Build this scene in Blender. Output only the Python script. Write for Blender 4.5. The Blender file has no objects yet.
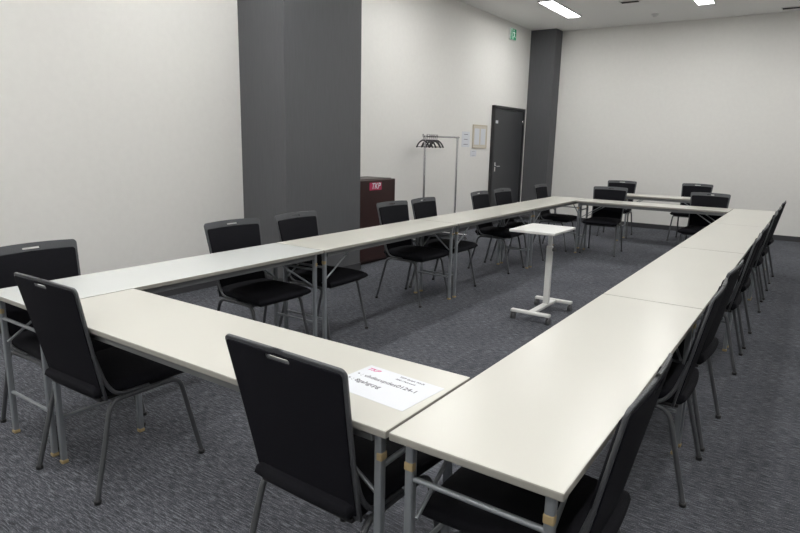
import bpy, bmesh, math, random
from mathutils import Vector, Matrix
random.seed(4)
S=bpy.context.scene
COL=S.collection
try:
    S.view_settings.view_transform='Standard'
    S.view_settings.look='None'
except Exception: pass

# ------------------------------------------------------------------ materials
def mat(name,col,rough=.5,metal=0,spec=.5,noise=None,bump=None,emis=None,coat=0,aniso=(1,1,1)):
    """noise=(scale,amount) value variation, bump=(scale,strength)"""
    m=bpy.data.materials.new(name); m.use_nodes=True
    nt=m.node_tree; b=nt.nodes['Principled BSDF']
    b.inputs['Roughness'].default_value=rough; b.inputs['Metallic'].default_value=metal
    b.inputs['Specular IOR Level'].default_value=spec
    b.inputs['Coat Weight'].default_value=coat
    c=(*col,1); b.inputs['Base Color'].default_value=c
    tc=nt.nodes.new('ShaderNodeTexCoord')
    if noise:
        n=nt.nodes.new('ShaderNodeTexNoise'); n.inputs['Scale'].default_value=noise[0]; n.inputs['Detail'].default_value=4
        mp=nt.nodes.new('ShaderNodeMapping'); mp.inputs['Scale'].default_value=aniso
        nt.links.new(tc.outputs['Object'],mp.inputs['Vector']); nt.links.new(mp.outputs[0],n.inputs['Vector'])
        r=nt.nodes.new('ShaderNodeMapRange'); r.inputs[1].default_value=.3; r.inputs[2].default_value=.7
        r.inputs[3].default_value=1-noise[1]; r.inputs[4].default_value=1+noise[1]
        nt.links.new(n.outputs['Fac'],r.inputs[0])
        mx=nt.nodes.new('ShaderNodeVectorMath'); mx.operation='SCALE'; mx.inputs[0].default_value=col
        nt.links.new(r.outputs[0],mx.inputs['Scale']); nt.links.new(mx.outputs[0],b.inputs['Base Color'])
    if bump:
        n=nt.nodes.new('ShaderNodeTexNoise'); n.inputs['Scale'].default_value=bump[0]; n.inputs['Detail'].default_value=3
        nt.links.new(tc.outputs['Object'],n.inputs['Vector'])
        bp=nt.nodes.new('ShaderNodeBump'); bp.inputs['Strength'].default_value=bump[1]; bp.inputs['Distance'].default_value=.004
        nt.links.new(n.outputs['Fac'],bp.inputs['Height']); nt.links.new(bp.outputs[0],b.inputs['Normal'])
    if emis:
        b.inputs['Emission Color'].default_value=(*emis[0],1); b.inputs['Emission Strength'].default_value=emis[1]
    return m

M_wall=mat('wallpaper_offwhite',(.83,.82,.793),.85,spec=.2,noise=(18,.012),bump=(180,.3))
M_ceil=mat('ceiling_paint',(.86,.855,.838),.9,spec=.1,bump=(120,.15))
M_pil=mat('pillar_grey_wallcovering',(.116,.118,.125),.75,spec=.25,noise=(12,.05),bump=(150,.3),aniso=(9,9,.5))
M_base=mat('dark_skirting',(.05,.05,.055),.6)
M_door=mat('door_grey_paint',(.045,.047,.052),.45)
M_dframe=mat('door_frame_dark',(.022,.022,.025),.45)
M_top=mat('laminate_cream',(.61,.60,.55),.28,spec=.5,noise=(2.2,.012))
M_topw=mat('laminate_white',(.65,.67,.66),.27,spec=.5,noise=(2.2,.012))
M_edge=mat('table_edge_band',(.32,.31,.28),.5)
M_under=mat('table_underside_steel',(.20,.205,.21),.5,metal=.3)
M_leg=mat('table_leg_grey_steel',(.28,.30,.32),.38,metal=.45)
M_latch=mat('latch_tan_plastic',(.42,.32,.17),.5)
M_hammer=mat('hammered_grey_powdercoat',(.095,.099,.107),.38,metal=.4,bump=(260,.7))
M_fab=mat('black_fabric',(.009,.009,.012),.9,spec=.15,noise=(300,.25),bump=(500,.5))
M_shell=mat('black_back_shell',(.0075,.0075,.011),.85,spec=.15,bump=(400,.4))
M_black=mat('black_plastic',(.012,.012,.013),.45)
M_chrome=mat('chrome',(.7,.7,.72),.2,metal=1)
M_white=mat('white_powdercoat',(.75,.75,.73),.4)
M_caster=mat('grey_caster',(.12,.12,.125),.5)
M_paper=mat('white_paper',(.72,.74,.78),.6)
M_ink=mat('black_ink',(.09,.09,.11),.7)
M_mag=mat('magenta_ink',(.62,.08,.26),.5)
M_patch=mat('pink_logo_patch',(.42,.025,.085),.5)
M_lect=mat('lectern_maroon_brown_wood',(.030,.010,.009),.45,noise=(6,.15),coat=.05)
M_lectd=mat('lectern_dark_top',(.025,.010,.009),.35)
M_green=mat('exit_green',(.0,.23,.11),.4,emis=((.0,.42,.2),.25))
M_pict=mat('exit_white',(.8,.85,.8),.4,emis=((.8,1,.9),.3))
M_light=mat('led_panel',(.9,.9,.9),.5,emis=((.995,.988,.965),29.0))
M_fixture=mat('fixture_white_metal',(.75,.75,.74),.4)
M_vent=mat('vent_dark_slot',(.05,.05,.05),.6)
M_cork=mat('board_beige',(.66,.62,.54),.7,noise=(60,.05))
M_frame=mat('board_frame_cream',(.55,.48,.37),.5)

# carpet
def carpet():
    m=bpy.data.materials.new('carpet_tiles_charcoal'); m.use_nodes=True
    nt=m.node_tree;N=nt.nodes.new;Lk=nt.links.new
    b=nt.nodes['Principled BSDF']; b.inputs['Roughness'].default_value=.95; b.inputs['Specular IOR Level'].default_value=.1
    tc=N('ShaderNodeTexCoord')
    mp=N('ShaderNodeMapping'); mp.inputs['Scale'].default_value=(20,165,1); Lk(tc.outputs['Object'],mp.inputs['Vector'])
    st=N('ShaderNodeTexNoise'); st.inputs['Scale'].default_value=1; st.inputs['Detail'].default_value=3; st.inputs['Roughness'].default_value=.65
    Lk(mp.outputs[0],st.inputs['Vector'])
    ch=N('ShaderNodeTexChecker'); ch.inputs['Scale'].default_value=2.0
    ch.inputs['Color1'].default_value=(0,0,0,1); ch.inputs['Color2'].default_value=(1,1,1,1)
    of=N('ShaderNodeMapping'); of.inputs['Location'].default_value=(.013,.017,.25); Lk(tc.outputs['Object'],of.inputs['Vector']); Lk(of.outputs[0],ch.inputs['Vector'])
    fine=N('ShaderNodeTexNoise'); fine.inputs['Scale'].default_value=230; fine.inputs['Detail'].default_value=2; Lk(tc.outputs['Object'],fine.inputs['Vector'])
    big=N('ShaderNodeTexNoise'); big.inputs['Scale'].default_value=2.5; big.inputs['Detail'].default_value=2; Lk(tc.outputs['Object'],big.inputs['Vector'])
    ad=N('ShaderNodeMath'); ad.operation='MULTIPLY_ADD'; Lk(fine.outputs['Fac'],ad.inputs[0]); ad.inputs[1].default_value=.55; Lk(st.outputs['Fac'],ad.inputs[2])
    ad2=N('ShaderNodeMath'); ad2.operation='MULTIPLY_ADD'; Lk(big.outputs['Fac'],ad2.inputs[0]); ad2.inputs[1].default_value=.07; Lk(ad.outputs[0],ad2.inputs[2])
    ad3=N('ShaderNodeMath'); ad3.operation='MULTIPLY_ADD'; Lk(ch.outputs['Fac'],ad3.inputs[0]); ad3.inputs[1].default_value=.018; Lk(ad2.outputs[0],ad3.inputs[2])
    r=N('ShaderNodeValToRGB'); e=r.color_ramp.elements
    e[0].position=.62; e[0].color=(.034,.036,.042,1); e[1].position=1.02; e[1].color=(.20,.207,.235,1)
    k=e.new(.82); k.color=(.080,.083,.096,1)
    Lk(ad3.outputs[0],r.inputs[0]); Lk(r.outputs[0],b.inputs['Base Color'])
    bp=N('ShaderNodeBump'); bp.inputs['Strength'].default_value=.35; bp.inputs['Distance'].default_value=.003
    Lk(ad.outputs[0],bp.inputs['Height']); Lk(bp.outputs[0],b.inputs['Normal'])
    return m
M_carpet=carpet()

# ------------------------------------------------------------------ helpers
def obj(name,mesh,parent=None,loc=(0,0,0),rot=(0,0,0),m=None,label=None):
    o=bpy.data.objects.new(name,mesh); COL.objects.link(o)
    o.location=loc; o.rotation_euler=rot
    if parent: o.parent=parent
    if m is not None and mesh is not None and not mesh.materials: mesh.materials.append(m)
    if label: o['label']=label
    return o
def thing(name,label,cat,loc=(0,0,0),rz=0,group=None):
    o=bpy.data.objects.new(name,None); COL.objects.link(o); o.empty_display_size=.1
    o.location=loc; o.rotation_euler=(0,0,rz); o['label']=label; o['category']=cat
    if group:o['group']=group
    return o
def struct(o): o['kind']='structure'; return o
def box(dims,c=(0,0,0),bev=0,seg=2,name='m'):
    bm=bmesh.new(); bmesh.ops.create_cube(bm,size=1)
    for v in bm.verts: v.co=Vector((v.co.x*dims[0]+c[0],v.co.y*dims[1]+c[1],v.co.z*dims[2]+c[2]))
    if bev: bmesh.ops.bevel(bm,geom=bm.edges[:],offset=bev,segments=seg,profile=.5,affect='EDGES')
    me=bpy.data.meshes.new(name); bm.to_mesh(me); bm.free(); return me
def join(meshes):
    bm=bmesh.new()
    for me in meshes: bm.from_mesh(me)
    out=bpy.data.meshes.new('joined'); bm.to_mesh(out); bm.free(); return out
def cyl(r,h,c=(0,0,0),axis='z',seg=20,r2=None,bev=0):
    bm=bmesh.new(); bmesh.ops.create_cone(bm,cap_ends=True,segments=seg,radius1=r,radius2=r if r2 is None else r2,depth=h)
    if bev: bmesh.ops.bevel(bm,geom=[e for e in bm.edges if abs(e.verts[0].co.z-e.verts[1].co.z)<1e-6],offset=bev,segments=2,affect='EDGES')
    if axis=='x': bmesh.ops.rotate(bm,verts=bm.verts,matrix=Matrix.Rotation(math.pi/2,3,'Y'))
    if axis=='y': bmesh.ops.rotate(bm,verts=bm.verts,matrix=Matrix.Rotation(math.pi/2,3,'X'))
    bmesh.ops.translate(bm,verts=bm.verts,vec=c)
    me=bpy.data.meshes.new('cyl'); bm.to_mesh(me); bm.free()
    for p in me.polygons: p.use_smooth=len(p.vertices)==4
    return me
def to_mesh(data):
    t=bpy.data.objects.new('t',data); COL.objects.link(t)
    dg=bpy.context.evaluated_depsgraph_get(); dg.update()
    me=bpy.data.meshes.new_from_object(t.evaluated_get(dg)); bpy.data.objects.remove(t); me.materials.clear(); return me
def rounded(pts,r,n=5):
    P=[Vector(p) for p in pts]; out=[P[0]]
    for i in range(1,len(P)-1):
        a,b,c=P[i-1],P[i],P[i+1]; d1=(a-b); d2=(c-b); rr=min(r,d1.length*.49,d2.length*.49)
        s=b+d1.normalized()*rr; e=b+d2.normalized()*rr
        for k in range(n+1):
            t=k/n; out.append((1-t)**2*s+2*t*(1-t)*b+t*t*e)
    out.append(P[-1]); return out
def tube(pts,r,corner=.03,res=3,cyclic=False):
    cu=bpy.data.curves.new('c','CURVE'); cu.dimensions='3D'; cu.bevel_depth=r; cu.bevel_resolution=res; cu.use_fill_caps=True
    P=rounded(pts,corner) if not cyclic else [Vector(p) for p in pts]
    s=cu.splines.new('POLY'); s.points.add(len(P)-1)
    for i,p in enumerate(P): s.points[i].co=(*p,1)
    s.use_cyclic_u=cyclic
    me=to_mesh(cu)
    for p in me.polygons:p.use_smooth=True
    return me
def poly2d(outlines,ext,bev):
    cu=bpy.data.curves.new('p','CURVE'); cu.dimensions='2D'; cu.fill_mode='BOTH'; cu.extrude=ext; cu.bevel_depth=bev; cu.bevel_resolution=1
    for ol in outlines:
        s=cu.splines.new('POLY'); s.points.add(len(ol)-1); s.use_cyclic_u=True
        for i,p in enumerate(ol): s.points[i].co=(p[0],p[1],0,1)
    return to_mesh(cu)
def cut_x(me,xs):
    bm=bmesh.new(); bm.from_mesh(me)
    for x in xs: bmesh.ops.bisect_plane(bm,geom=bm.verts[:]+bm.edges[:]+bm.faces[:],plane_co=(x,0,0),plane_no=(1,0,0))
    bm.to_mesh(me); bm.free(); return me
def text_mesh(s,size,shear=0,bold=0,ext=.0002,align='LEFT'):
    cu=bpy.data.curves.new('t','FONT'); cu.body=s; cu.size=size; cu.shear=shear; cu.offset=bold; cu.extrude=ext; cu.align_x=align; cu.align_y='CENTER'
    return to_mesh(cu)
def copy_tree(root,loc,rz,label=None,swap=None):
    kids=list(root.children_recursive)
    new=root.copy(); COL.objects.link(new); new.location=loc; new.rotation_euler=(0,0,rz)
    if label:new['label']=label
    mp={root:new}
    for o in kids:
        k=o.copy(); COL.objects.link(k); mp[o]=k
        if swap and o.name.startswith('tabletop'): k.data=swap
    for o in kids: mp[o].parent=mp[o.parent]
    return new

# ------------------------------------------------------------------ room
XW,YB,ZC=-3.89,10.16,3.46
XR,YF=3.3,-3.4
cx,cy=(XW+XR)/2,(YF+YB)/2
struct(obj('floor',box((XR-XW+.4,YB-YF+.4,.1),(cx,cy,-.05)),m=M_carpet))
struct(obj('ceiling',box((XR-XW+.4,YB-YF+.4,.1),(cx,cy,ZC+.05)),m=M_ceil))
struct(obj('wall_left',box((.2,YB-YF+.4,ZC),(XW-.1,cy,ZC/2)),m=M_wall))
struct(obj('wall_right',box((.2,YB-YF+.4,ZC),(XR+.1,cy,ZC/2)),m=M_wall))
struct(obj('wall_back',box((XR-XW,.2,ZC),(cx,YB+.1,ZC/2)),m=M_wall))
struct(obj('wall_front',box((XR-XW,.2,ZC),(cx,YF-.1,ZC/2)),m=M_wall))
struct(obj('wall_pillar',box((.60,1.12,ZC),(XW+.30,3.50,ZC/2),.006),m=M_pil))
struct(obj('wall_corner_pillar',box((.48,.32,ZC),(XW+.24,YB-.16,ZC/2)),m=M_pil))
bh=.08
struct(obj('baseboard_left',join([box((.012,2.94-YF,bh),(XW+.006,(YF+2.94)/2,bh/2)),
    box((.012,8.30-4.06,bh),(XW+.006,(8.30+4.06)/2,bh/2))]),m=M_base))
struct(obj('baseboard_back',box((XR-XW-.48,.012,bh),((XR+XW+.48)/2,YB-.006,bh/2)),m=M_base))
struct(obj('baseboard_right',box((.012,YB-YF,bh),(XR-.006,cy,bh/2)),m=M_base))
struct(obj('baseboard_front',box((XR-XW,.012,bh),(cx,YF+.006,bh/2)),m=M_base))
struct(obj('baseboard_pillar',join([box((.612,.012,bh),(XW+.306,2.934,bh/2)),box((.012,1.12,bh),(XW+.606,3.5,bh/2))]),m=M_base))

# door on left wall
y0,y1,zt=8.38,9.66,2.05
dr=struct(obj('door_1',box((.03,y1-y0-.1,zt-.06),(XW+.02,(y0+y1)/2,(zt-.06)/2+.005),.003),m=M_door))
dr['label']='dark grey flush door in a black frame'
struct(obj('trim_1',join([box((.06,.05,zt),(XW+.03,y0+.025,zt/2),.003),box((.06,.05,zt),(XW+.03,y1-.025,zt/2),.003),
    box((.06,y1-y0,.05),(XW+.03,(y0+y1)/2,zt-.025),.003)]),m=M_dframe))
obj('door_handle',join([box((.012,.05,.16),(XW+.042,y0+.13,1.02),.004),cyl(.01,.05,(XW+.065,y0+.13,1.03),'x'),
    box((.014,.12,.02),(XW+.085,y0+.18,1.03),.005)]),parent=dr,m=M_chrome)
obj('door_hinge',join([cyl(.012,.1,(XW+.045,y1-.06,z)) for z in (.3,1.8)]),parent=dr,m=M_chrome)
obj('door_sign',box((.003,.10,.05),(XW+.037,y0+.14,1.78)),parent=dr,m=M_paper)

# ------------------------------------------------------------------ ceiling fixtures
def lightfix(loc):
    t=thing('ceiling_light','recessed linear white ceiling light, switched on','ceiling light',loc)
    t['group']='linear ceiling lights'
    w,l=.25,1.28
    ring=join([box((.02,l,.016),(-w/2+.01,0,-.008),.002),box((.02,l,.016),(w/2-.01,0,-.008),.002),
        box((w,.02,.016),(0,-l/2+.01,-.008),.002),box((w,.02,.016),(0,l/2-.01,-.008),.002)])
    obj('light_frame',ring,t,m=M_fixture)
    obj('light_diffuser',box((w-.042,l-.042,.008),(0,0,-.004)),t,m=M_light)
    return t
lf=lightfix((-2.80,8.36,ZC))
for x in (-2.80,-.86,1.1):
    for y in (8.36,5.3,2.2,-.4,-2.5):  # last row, unseen behind the camera, is added to lighten the pillar's near face
        if (x,y)==(-2.80,8.36): continue
        copy_tree(lf,(x,y,ZC),0)
sd=thing('smoke_detector','small white round smoke detector on the ceiling','smoke detector',(-1.65,9.4,ZC))
obj('detector_base',cyl(.055,.015,(0,0,-.0075),seg=32),sd,m=M_fixture)
obj('detector_head',cyl(.025,.03,(0,0,-.03),seg=32,r2=.045),sd,m=M_fixture)
def vent(loc,l,rz):
    t=thing('ceiling_vent','narrow dark slotted air vent in the ceiling','air vent',loc,rz); t['group']='ceiling air vents'
    obj('vent_frame',join([box((l,.012,.012),(0,-.07,-.006)),box((l,.012,.012),(0,.07,-.006)),box((.012,.152,.012),(-l/2,0,-.006)),box((.012,.152,.012),(l/2,0,-.006))]),t,m=M_fixture)
    obj('vent_slot',join([box((l-.014,.126,.003),(0,0,-.0015))]+[box((l-.014,.004,.010),(0,-.045+.03*i,-.006)) for i in range(4)]),t,m=M_vent)
    return t
vent((.38,9.85,ZC),.7,0); vent((-1.77,8.35,ZC),.26,0)

# exit sign
ex=thing('exit_sign','green emergency exit sign with a white running figure on the wall','exit sign',(XW,9.0,3.27))
obj('sign_housing',box((.03,.24,.19),(.015,0,0),.004),ex,m=M_fixture)
obj('sign_panel',box((.004,.225,.175),(.032,0,0)),ex,m=M_green)
def strip(a,b,w):
    a=Vector(a);b=Vector(b);n=(b-a).normalized();n=Vector((-n.y,n.x))*w/2
    return [tuple(a+n),tuple(b+n),tuple(b-n),tuple(a-n)]
parts=[poly2d([p],.001,0) for p in [strip((.02,.03),(.04,-.02),.032),strip((.04,-.02),(.075,-.05),.016),strip((.035,-.02),(.0,-.045),.016),strip((.0,-.045),(-.01,-.08),.014),
  strip((.02,.04),(.065,.02),.012),strip((.02,.04),(-.02,.015),.012),strip((-.10,-.08),(-.10,.08),.012),strip((-.10,.076),(-.04,.076),.012),strip((-.04,.08),(-.04,-.08),.012)]]
parts.append(cyl(.014,.002,(.015,.065,0)))
pm=join(parts)
pm.transform(Matrix(((0,0,1,0),(1,0,0,0),(0,1,0,0),(0,0,0,1))))
obj('sign_pictogram',pm,ex,loc=(.0355,0,0),m=M_pict)

# wall notices
def notice(name,label,cat,yc,zc,w,h,m,lines=0):
    t=thing(name,label,cat,(XW,yc,zc))
    obj('sheet',box((.004,w,h),(.002,0,0)),t,m=m)
    if lines:
        obj('printed_lines',join([box((.001,w*.7*random.uniform(.6,1),h*.03),(.0045,0,h*(.32-.64*i/(lines-1)))) for i in range(lines)]),t,m=M_ink)
    return t
notice('wall_notice','small white printed notice on the wall','notice',7.50,1.47,.26,.24,M_paper,3)
nb=thing('notice_board','cream framed notice board with white sheets on the wall','notice board',(XW,7.97,1.52))
obj('board_frame',join([box((.012,.5,.016),(.006,0,.18)),box((.012,.5,.016),(.006,0,-.18)),box((.012,.016,.376),(.006,-.242,0)),box((.012,.016,.376),(.006,.242,0))]),nb,m=M_frame)
obj('board_panel',box((.008,.48,.36),(.004,0,0)),nb,m=M_cork)
obj('pinned_sheet',join([box((.002,.17,.26),(.01,-.11,.0)),box((.002,.17,.26),(.01,.11,.0))]),nb,m=M_paper)
notice('wall_notice','tiny white note below the notice board','notice',7.78,1.25,.2,.10,M_paper,2)

# ------------------------------------------------------------------ folding table
def make_tabletop(L,W,m):
    me=box((L,W,.022),(0,0,.689),.004,2)
    me.materials.append(m); me.materials.append(M_edge)
    for p in me.polygons:
        p.material_index=0 if p.normal.z>.5 else 1
    return me
def make_table(L,W,m,label):
    t=thing('folding_table',label,'table')
    obj('tabletop',make_tabletop(L,W,m),t)
    for s in (-1,1):
        obj('side_rail',box((L-.12,.02,.034),(0,s*(W/2-.035),.661),.003),t,m=M_under)
    legx=L/2-.045; legy=W/2-.04
    for sx in (-1,1):
        for sy in (-1,1):
            lg=obj('leg',box((.024,.024,.66),(0,0,.345),.005),t,loc=(sx*legx,sy*legy,0),m=M_leg)
            obj('leg_foot',box((.028,.028,.016),(0,0,.008),.004),lg,m=M_latch)
            obj('latch_block',box((.018,.027,.024),(sx*.005,0,.605),.004),lg,loc=(0,0,0),m=M_latch)
        obj('crossbar',tube([(sx*legx,-legy,.57),(sx*legx,legy,.57)],.008),t,m=M_leg)
        obj('crossbar',tube([(sx*legx,-legy,.21),(sx*legx,legy,.21)],.008),t,m=M_leg)
        for sy in (-1,1):
            obj('folding_brace',tube([(sx*legx,sy*(legy-.02),.46),(sx*(legx-.30),sy*(legy-.02),.655)],.006),t,m=M_leg)
    return t
LT=1.794; WT=.446
base=make_table(LT,WT,M_top,'cream laminate folding table in a long row, bare top')
base['group']='folding meeting tables'
ys=[.90,2.70,4.50,6.30]
base.location=(.225,ys[0],0); base.rotation_euler=(0,0,math.pi/2)
for y in ys[1:]: copy_tree(base,(.225,y,0),math.pi/2)
white=make_tabletop(LT,WT,M_topw)
for i,y in enumerate(ys):
    if i==0: copy_tree(base,(-2.03,y,0),math.pi/2,'whiter laminate folding table meeting the corner of the row',swap=white)
    else: copy_tree(base,(-2.03,y,0),math.pi/2)
copy_tree(base,(-.9025,.225,0),0,'cream folding table closing the rectangle, printed sheet on it')
copy_tree(base,(-.9025,6.95,0),0,'cream folding table closing the rectangle near the rear wall')
ft=make_table(1.25,.45,M_top,'short cream folding table near the rear wall with two chairs')
ft.location=(-1.03,8.45,0); ft['group']='folding meeting tables'

# ------------------------------------------------------------------ chair
TILT=math.radians(12)
def backmap(me,n0):
    for v in me.vertices:
        x,vv,n=v.co
        yy=-.16-vv*math.sin(TILT)+ (n+n0)*math.cos(TILT) - .010*(1-(x/.22)**2)
        zz=.395+vv*math.cos(TILT)+(n+n0)*math.sin(TILT)
        v.co=Vector((x,yy,zz))
    return me
def outline(v0,v1,inset,rc,arch,N=8):
    w=lambda v:.197+.027*min(1,v/.46)**1.3-inset
    pts=[]
    pts.append((-w(v0),v0)); pts.append((w(v0),v0))
    for k in range(1,7):
        v=v0+(v1-rc-v0)*k/6; pts.append((w(v),v))
    cxr=w(v1-rc)-rc
    for k in range(1,7):
        a=math.pi/2*k/6; pts.append((cxr+rc*math.cos(a),v1-rc+rc*math.sin(a)))
    for k in range(1,N):
        x=cxr*(1-2*k/N); pts.append((x,v1+arch*(1-(x/cxr)**2)))
    for k in range(0,7):
        a=math.pi/2+math.pi/2*k/6; pts.append((-cxr+rc*math.cos(a),v1-rc+rc*math.sin(a)))
    for k in range(5,0,-1):
        v=v0+(v1-rc-v0)*k/6; pts.append((-w(v),v))
    return pts
def slot(w,h,vc):
    pts=[];r=h/2
    for s,a0 in ((1,-90),(-1,90)):
        for k in range(7):
            a=math.radians(a0+180*k/6); pts.append((s*(w/2-r)+r*math.cos(a),vc+r*math.sin(a)))
    return pts[::-1]
cuts=[-.18+.03*i for i in range(13)]
def make_chair():
    t=thing('chair','black upholstered stacking chair with hammered grey steel frame','chair')
    t['group']='stacking chairs around the tables'
    br=obj('backrest',backmap(cut_x(poly2d([outline(.0,.478,0,.018,.006),outline(.055,.438,.014,.010,.004)[::-1],slot(.090,.014,.460)],.0025,.0025),cuts),0),t,m=M_hammer,label='hammered grey metal back frame with handle slot')
    obj('back_shell',backmap(cut_x(poly2d([outline(.02,.468,.010,.012,.005),slot(.096,.018,.460)],.0015,.0015),cuts),-.006),br,m=M_shell)
    pad=cut_x(poly2d([outline(.058,.435,.017,.010,.004)],.006,.005),cuts)
    obj('back_pad',backmap(pad,.004),br,m=M_fab)
    bm=bmesh.new(); n=14
    def P(u,v,z):
        k=.08
        w=.208+.020*v
        return w*u*math.sqrt(max(0,1-k*v*v)),.235*v*math.sqrt(1-k*u*u)+.025,z
    top=[[None]*(n+1) for _ in range(n+1)];bot=[[None]*(n+1) for _ in range(n+1)]
    for i in range(n+1):
        for j in range(n+1):
            u=math.sin(math.pi/2*(2*i/n-1));v=math.sin(math.pi/2*(2*j/n-1))
            d=max(abs(u),abs(v)); 
            x,y,_=P(u,v,0)
            dome=.010*(1-u*u)*(1-.6*v*v)
            front=-.012*max(0,v)**3
            edge=-.012*(max(0,(d-.9)/.1))**2
            top[i][j]=bm.verts.new((x,y,.454+dome+front+edge))
            xb,yb,_=P(u*.93,v*.93,0)
            bot[i][j]=bm.verts.new((xb,yb,.400))
    for i in range(n):
        for j in range(n):
            bm.faces.new((top[i][j],top[i+1][j],top[i+1][j+1],top[i][j+1]))
            bm.faces.new((bot[i][j],bot[i][j+1],bot[i+1][j+1],bot[i+1][j]))
    ring=[(i,0) for i in range(n)]+[(n,j) for j in range(n)]+[(i,n) for i in range(n,0,-1)]+[(0,j) for j in range(n,0,-1)]
    mids=[]
    for (i,j) in ring:
        a=top[i][j].co;b=bot[i][j].co
        c=a.lerp(b,.45); o=Vector((a.x,a.y-.025,0)); o.normalize(); mids.append(bm.verts.new((a.x+o.x*.006,a.y+o.y*.006,c.z)))
    for k in range(len(ring)):
        a=ring[k];b=ring[(k+1)%len(ring)];ma=mids[k];mb=mids[(k+1)%len(ring)]
        bm.faces.new((top[a[0]][a[1]],ma,mb,top[b[0]][b[1]])); bm.faces.new((ma,bot[a[0]][a[1]],bot[b[0]][b[1]],mb))
    bmesh.ops.recalc_face_normals(bm,faces=bm.faces[:])
    me=bpy.data.meshes.new('seat'); bm.to_mesh(me); bm.free()
    for p in me.polygons:p.use_smooth=True
    obj('seat',me,t,m=M_fab)
    obj('seat_plate',box((.36,.40,.014),(0,.02,.393),.004),t,m=M_black)
    for sx in (-1,1):
        f=tube([(sx*.198,.0,.385),(sx*.200,.165,.385),(sx*.222,.245,.012)],.0105,.05)
        r=tube([(sx*.198,.0,.385),(sx*.200,-.150,.385),(sx*.222,-.245,.012)],.0105,.05)
        for me,yy in ((f,.245),(r,-.245)):
            l=obj('leg',me,t,m=M_hammer)
            obj('leg_glide',cyl(.014,.016,(sx*.222,yy,.008)),l,m=M_black)
        obj('back_post',tube([(sx*.198,.02,.40),(sx*.198,-.12,.402),(sx*.195,-.162,.46),(sx*.199,-.16-.2*math.sin(TILT)-.001,.395+.2*math.cos(TILT))],.008,.04),t,m=M_hammer)
    obj('crossbar',tube([(-.198,.14,.378),(.198,.14,.378)],.008),t,m=M_hammer)
    obj('crossbar',tube([(-.198,-.12,.378),(.198,-.12,.378)],.008),t,m=M_hammer)
    return t
ch=make_chair()
R=math.radians
ch.location=(-1.572,.205,0); ch.rotation_euler=(0,0,R(1))
ch['label']='black stacking chair at the corner of the near table'
LB='black upholstered stacking chair with grey steel frame, tucked under a table'
copy_tree(ch,(-.297,.20,0),R(-1.5),'black stacking chair tucked in beside the printed sheet')
for y,a in ((.29,2),(1.54,-2),(2.16,2),(3.39,-3),(3.94,1),(5.15,2),(5.74,-2),(7.0,1)):
    copy_tree(ch,(-2.14,y,0),R(-90+a),LB)
for y,a in ((.35,0),(1.54,1),(2.10,-2),(3.30,1),(3.92,0),(5.12,2),(5.70,0),(6.55,-1)):
    copy_tree(ch,(.27,y,0),R(90+a),LB)
copy_tree(ch,(-1.50,7.06,0),R(180+4),LB); copy_tree(ch,(-.29,6.99,0),R(180-3),LB)
copy_tree(ch,(-1.80,8.82,0),R(180+5),'black stacking chair at the short table near the rear wall')
copy_tree(ch,(-.76,9.05,0),R(180-5),'black stacking chair at the short table near the rear wall')

# ------------------------------------------------------------------ mobile stand
st=thing('side_table_on_casters','small white square-topped stand on casters inside the table ring','stand',(-.98,3.60,0))
obj('tabletop',box((.375,.48,.022),(0,-.09,.739),.006,3),st,m=M_white)
obj('column',join([box((.05,.035,.50),(0,.10,.33),.006),box((.034,.024,.32),(0,.10,.58),.004)]),st,m=M_white)
obj('height_knob',join([cyl(.016,.03,(.038,.10,.55),'x',20,bev=.003)]),st,m=M_caster)
obj('top_bracket',box((.22,.28,.018),(0,-.02,.719),.004),st,m=M_white)
bs=obj('base_frame',join([box((.33,.045,.025),(0,-.24,.073),.006),box((.33,.045,.025),(0,.28,.073),.006),box((.055,.52,.025),(0,.02,.070),.006)]),st,m=M_white)
for x in (-.15,.15):
    for y in (-.24,.28):
        obj('caster',join([cyl(.028,.012,(x-.011,y,.028),'x',24,bev=.002),cyl(.028,.012,(x+.011,y,.028),'x',24,bev=.002),cyl(.008,.03,(x,y,.052)),cyl(.006,.03,(x,y,.028),'x')]),bs,m=M_caster)

# ------------------------------------------------------------------ paper on table
pp=thing('printed_sheet','white printed notice sheet with magenta logo lying on the table','paper',(-.172,.230,.7002),R(-4))
obj('sheet',box((.284,.200,.0006),(0,0,.0003)),pp,m=M_paper)
obj('logo_text',text_mesh('TKP',.025,.3,.0004),pp,loc=(-.130,.072,.0009),m=M_mag)
obj('header_text',text_mesh('TKP Guest Wi-Fi',.013),pp,loc=(-.01,.082,.0009),m=M_ink)
obj('header_text',text_mesh('SSID / Password',.011),pp,loc=(-.01,.062,.0009),m=M_ink)
obj('printed_text',text_mesh('• : vhdesvpdes0124-1',.0268),pp,loc=(-.130,.022,.0009),m=M_ink)
obj('printed_text',text_mesh('• : 8gahgcpg',.0268),pp,loc=(-.130,-.020,.0009),m=M_ink)

# ------------------------------------------------------------------ lectern
le=thing('lectern','dark maroon-brown wooden lectern with a small pink logo beside the pillar','lectern',(-3.60,4.50,0))
obj('body',box((.414,.74,.945),(0,0,.5025),.012,3),le,m=M_lect)
obj('plinth',box((.36,.68,.03),(-.01,0,.015),.002),le,m=M_lectd)
obj('reading_surface',box((.36,.66,.008),(-.01,0,.979),.003),le,m=M_lectd)
pl=obj('logo_plate',box((.003,.23,.088),(.2085,-.03,.90)),le,m=M_patch)
tm=text_mesh('TKP',.094,.3,.0014,ext=.0006,align='CENTER')
tm.transform(Matrix(((0,0,1,0),(1,0,0,0),(0,1,0,0),(0,0,0,1))))
obj('logo_text',tm,pl,loc=(.2107,-.03,.90),m=M_paper)

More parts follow.
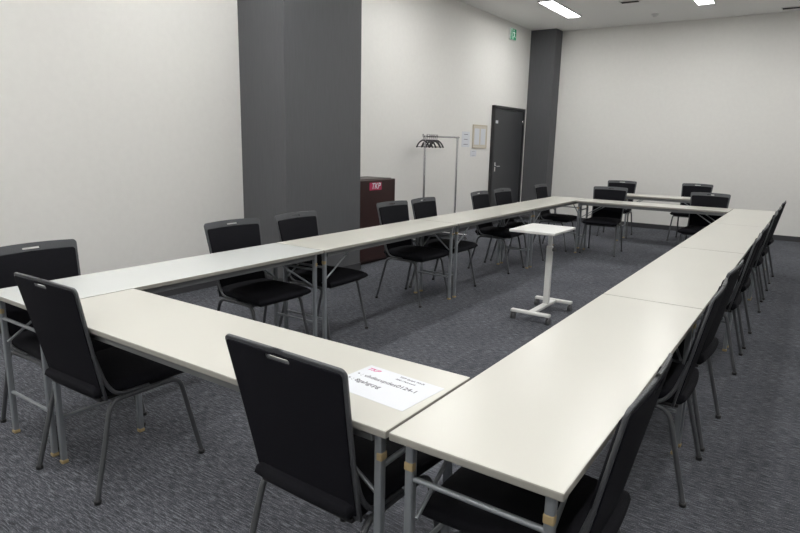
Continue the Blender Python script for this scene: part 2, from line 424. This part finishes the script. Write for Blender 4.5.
# ------------------------------------------------------------------ coat rack
rk=thing('coat_rack','chrome freestanding coat rail on casters against the wall','coat rack',(-3.60,6.28,0))
hw=.44
obj('post',tube([(0,-hw,.08),(0,-hw,1.49)],.016),rk,m=M_chrome)
obj('post',tube([(0,hw,.08),(0,hw,1.49)],.016),rk,m=M_chrome)
obj('hanging_rail',tube([(0,-hw-.06,1.49),(0,hw+.04,1.49)],.013),rk,m=M_chrome)
for s in (-1,1):
    f=obj('foot_bar',tube([(-.2,s*hw,.075),(.22,s*hw,.075)],.014),rk,m=M_chrome)
    for x in (-.18,.2): obj('caster',cyl(.027,.02,(x,s*hw,.027),'y',20,bev=.003),f,m=M_caster)
obj('lower_bar',tube([(0,-hw,.16),(0,hw,.16)],.011),rk,m=M_chrome)
hg=thing('coat_hanger','black plastic coat hanger on the chrome coat rail','coat hanger',(-3.60,5.79,1.49),R(-30),'hangers on the coat rail')
obj('hook',tube([(-.016,0,.0),(-.015,0,.019),(.004,0,.029),(.020,0,.012),(.016,0,-.014),(0,0,-.03),(0,0,-.05)],.003,.012),hg,m=M_black)
obj('shoulder_bar',join([tube([(-.185,0,-.145),(-.12,0,-.085),(0,0,-.045),(.12,0,-.085),(.185,0,-.145)],.010,.05),tube([(-.175,0,-.14),(.175,0,-.14)],.005)]),hg,m=M_black)
for i,a in enumerate((-34,-27,-38,-25,-33,-29)):
    copy_tree(hg,(-3.60,5.89+.050*i,1.49),R(a))

# ------------------------------------------------------------------ camera
cam=bpy.data.cameras.new('camera'); co=bpy.data.objects.new('camera',cam); COL.objects.link(co)
cam.sensor_width=36; cam.lens=601.11*36/800; cam.clip_start=.02
co.matrix_world=Matrix.Translation((.7915,-1.1177,1.4021))@Matrix.Rotation(.5994,4,'Z')@Matrix.Rotation(math.pi/2-.2037,4,'X')@Matrix.Rotation(.0219,4,'Z')
S.camera=co
w=bpy.data.worlds.new('w'); S.world=w; w.use_nodes=True
w.node_tree.nodes['Background'].inputs[0].default_value=(.8,.85,1,1); w.node_tree.nodes['Background'].inputs[1].default_value=.05
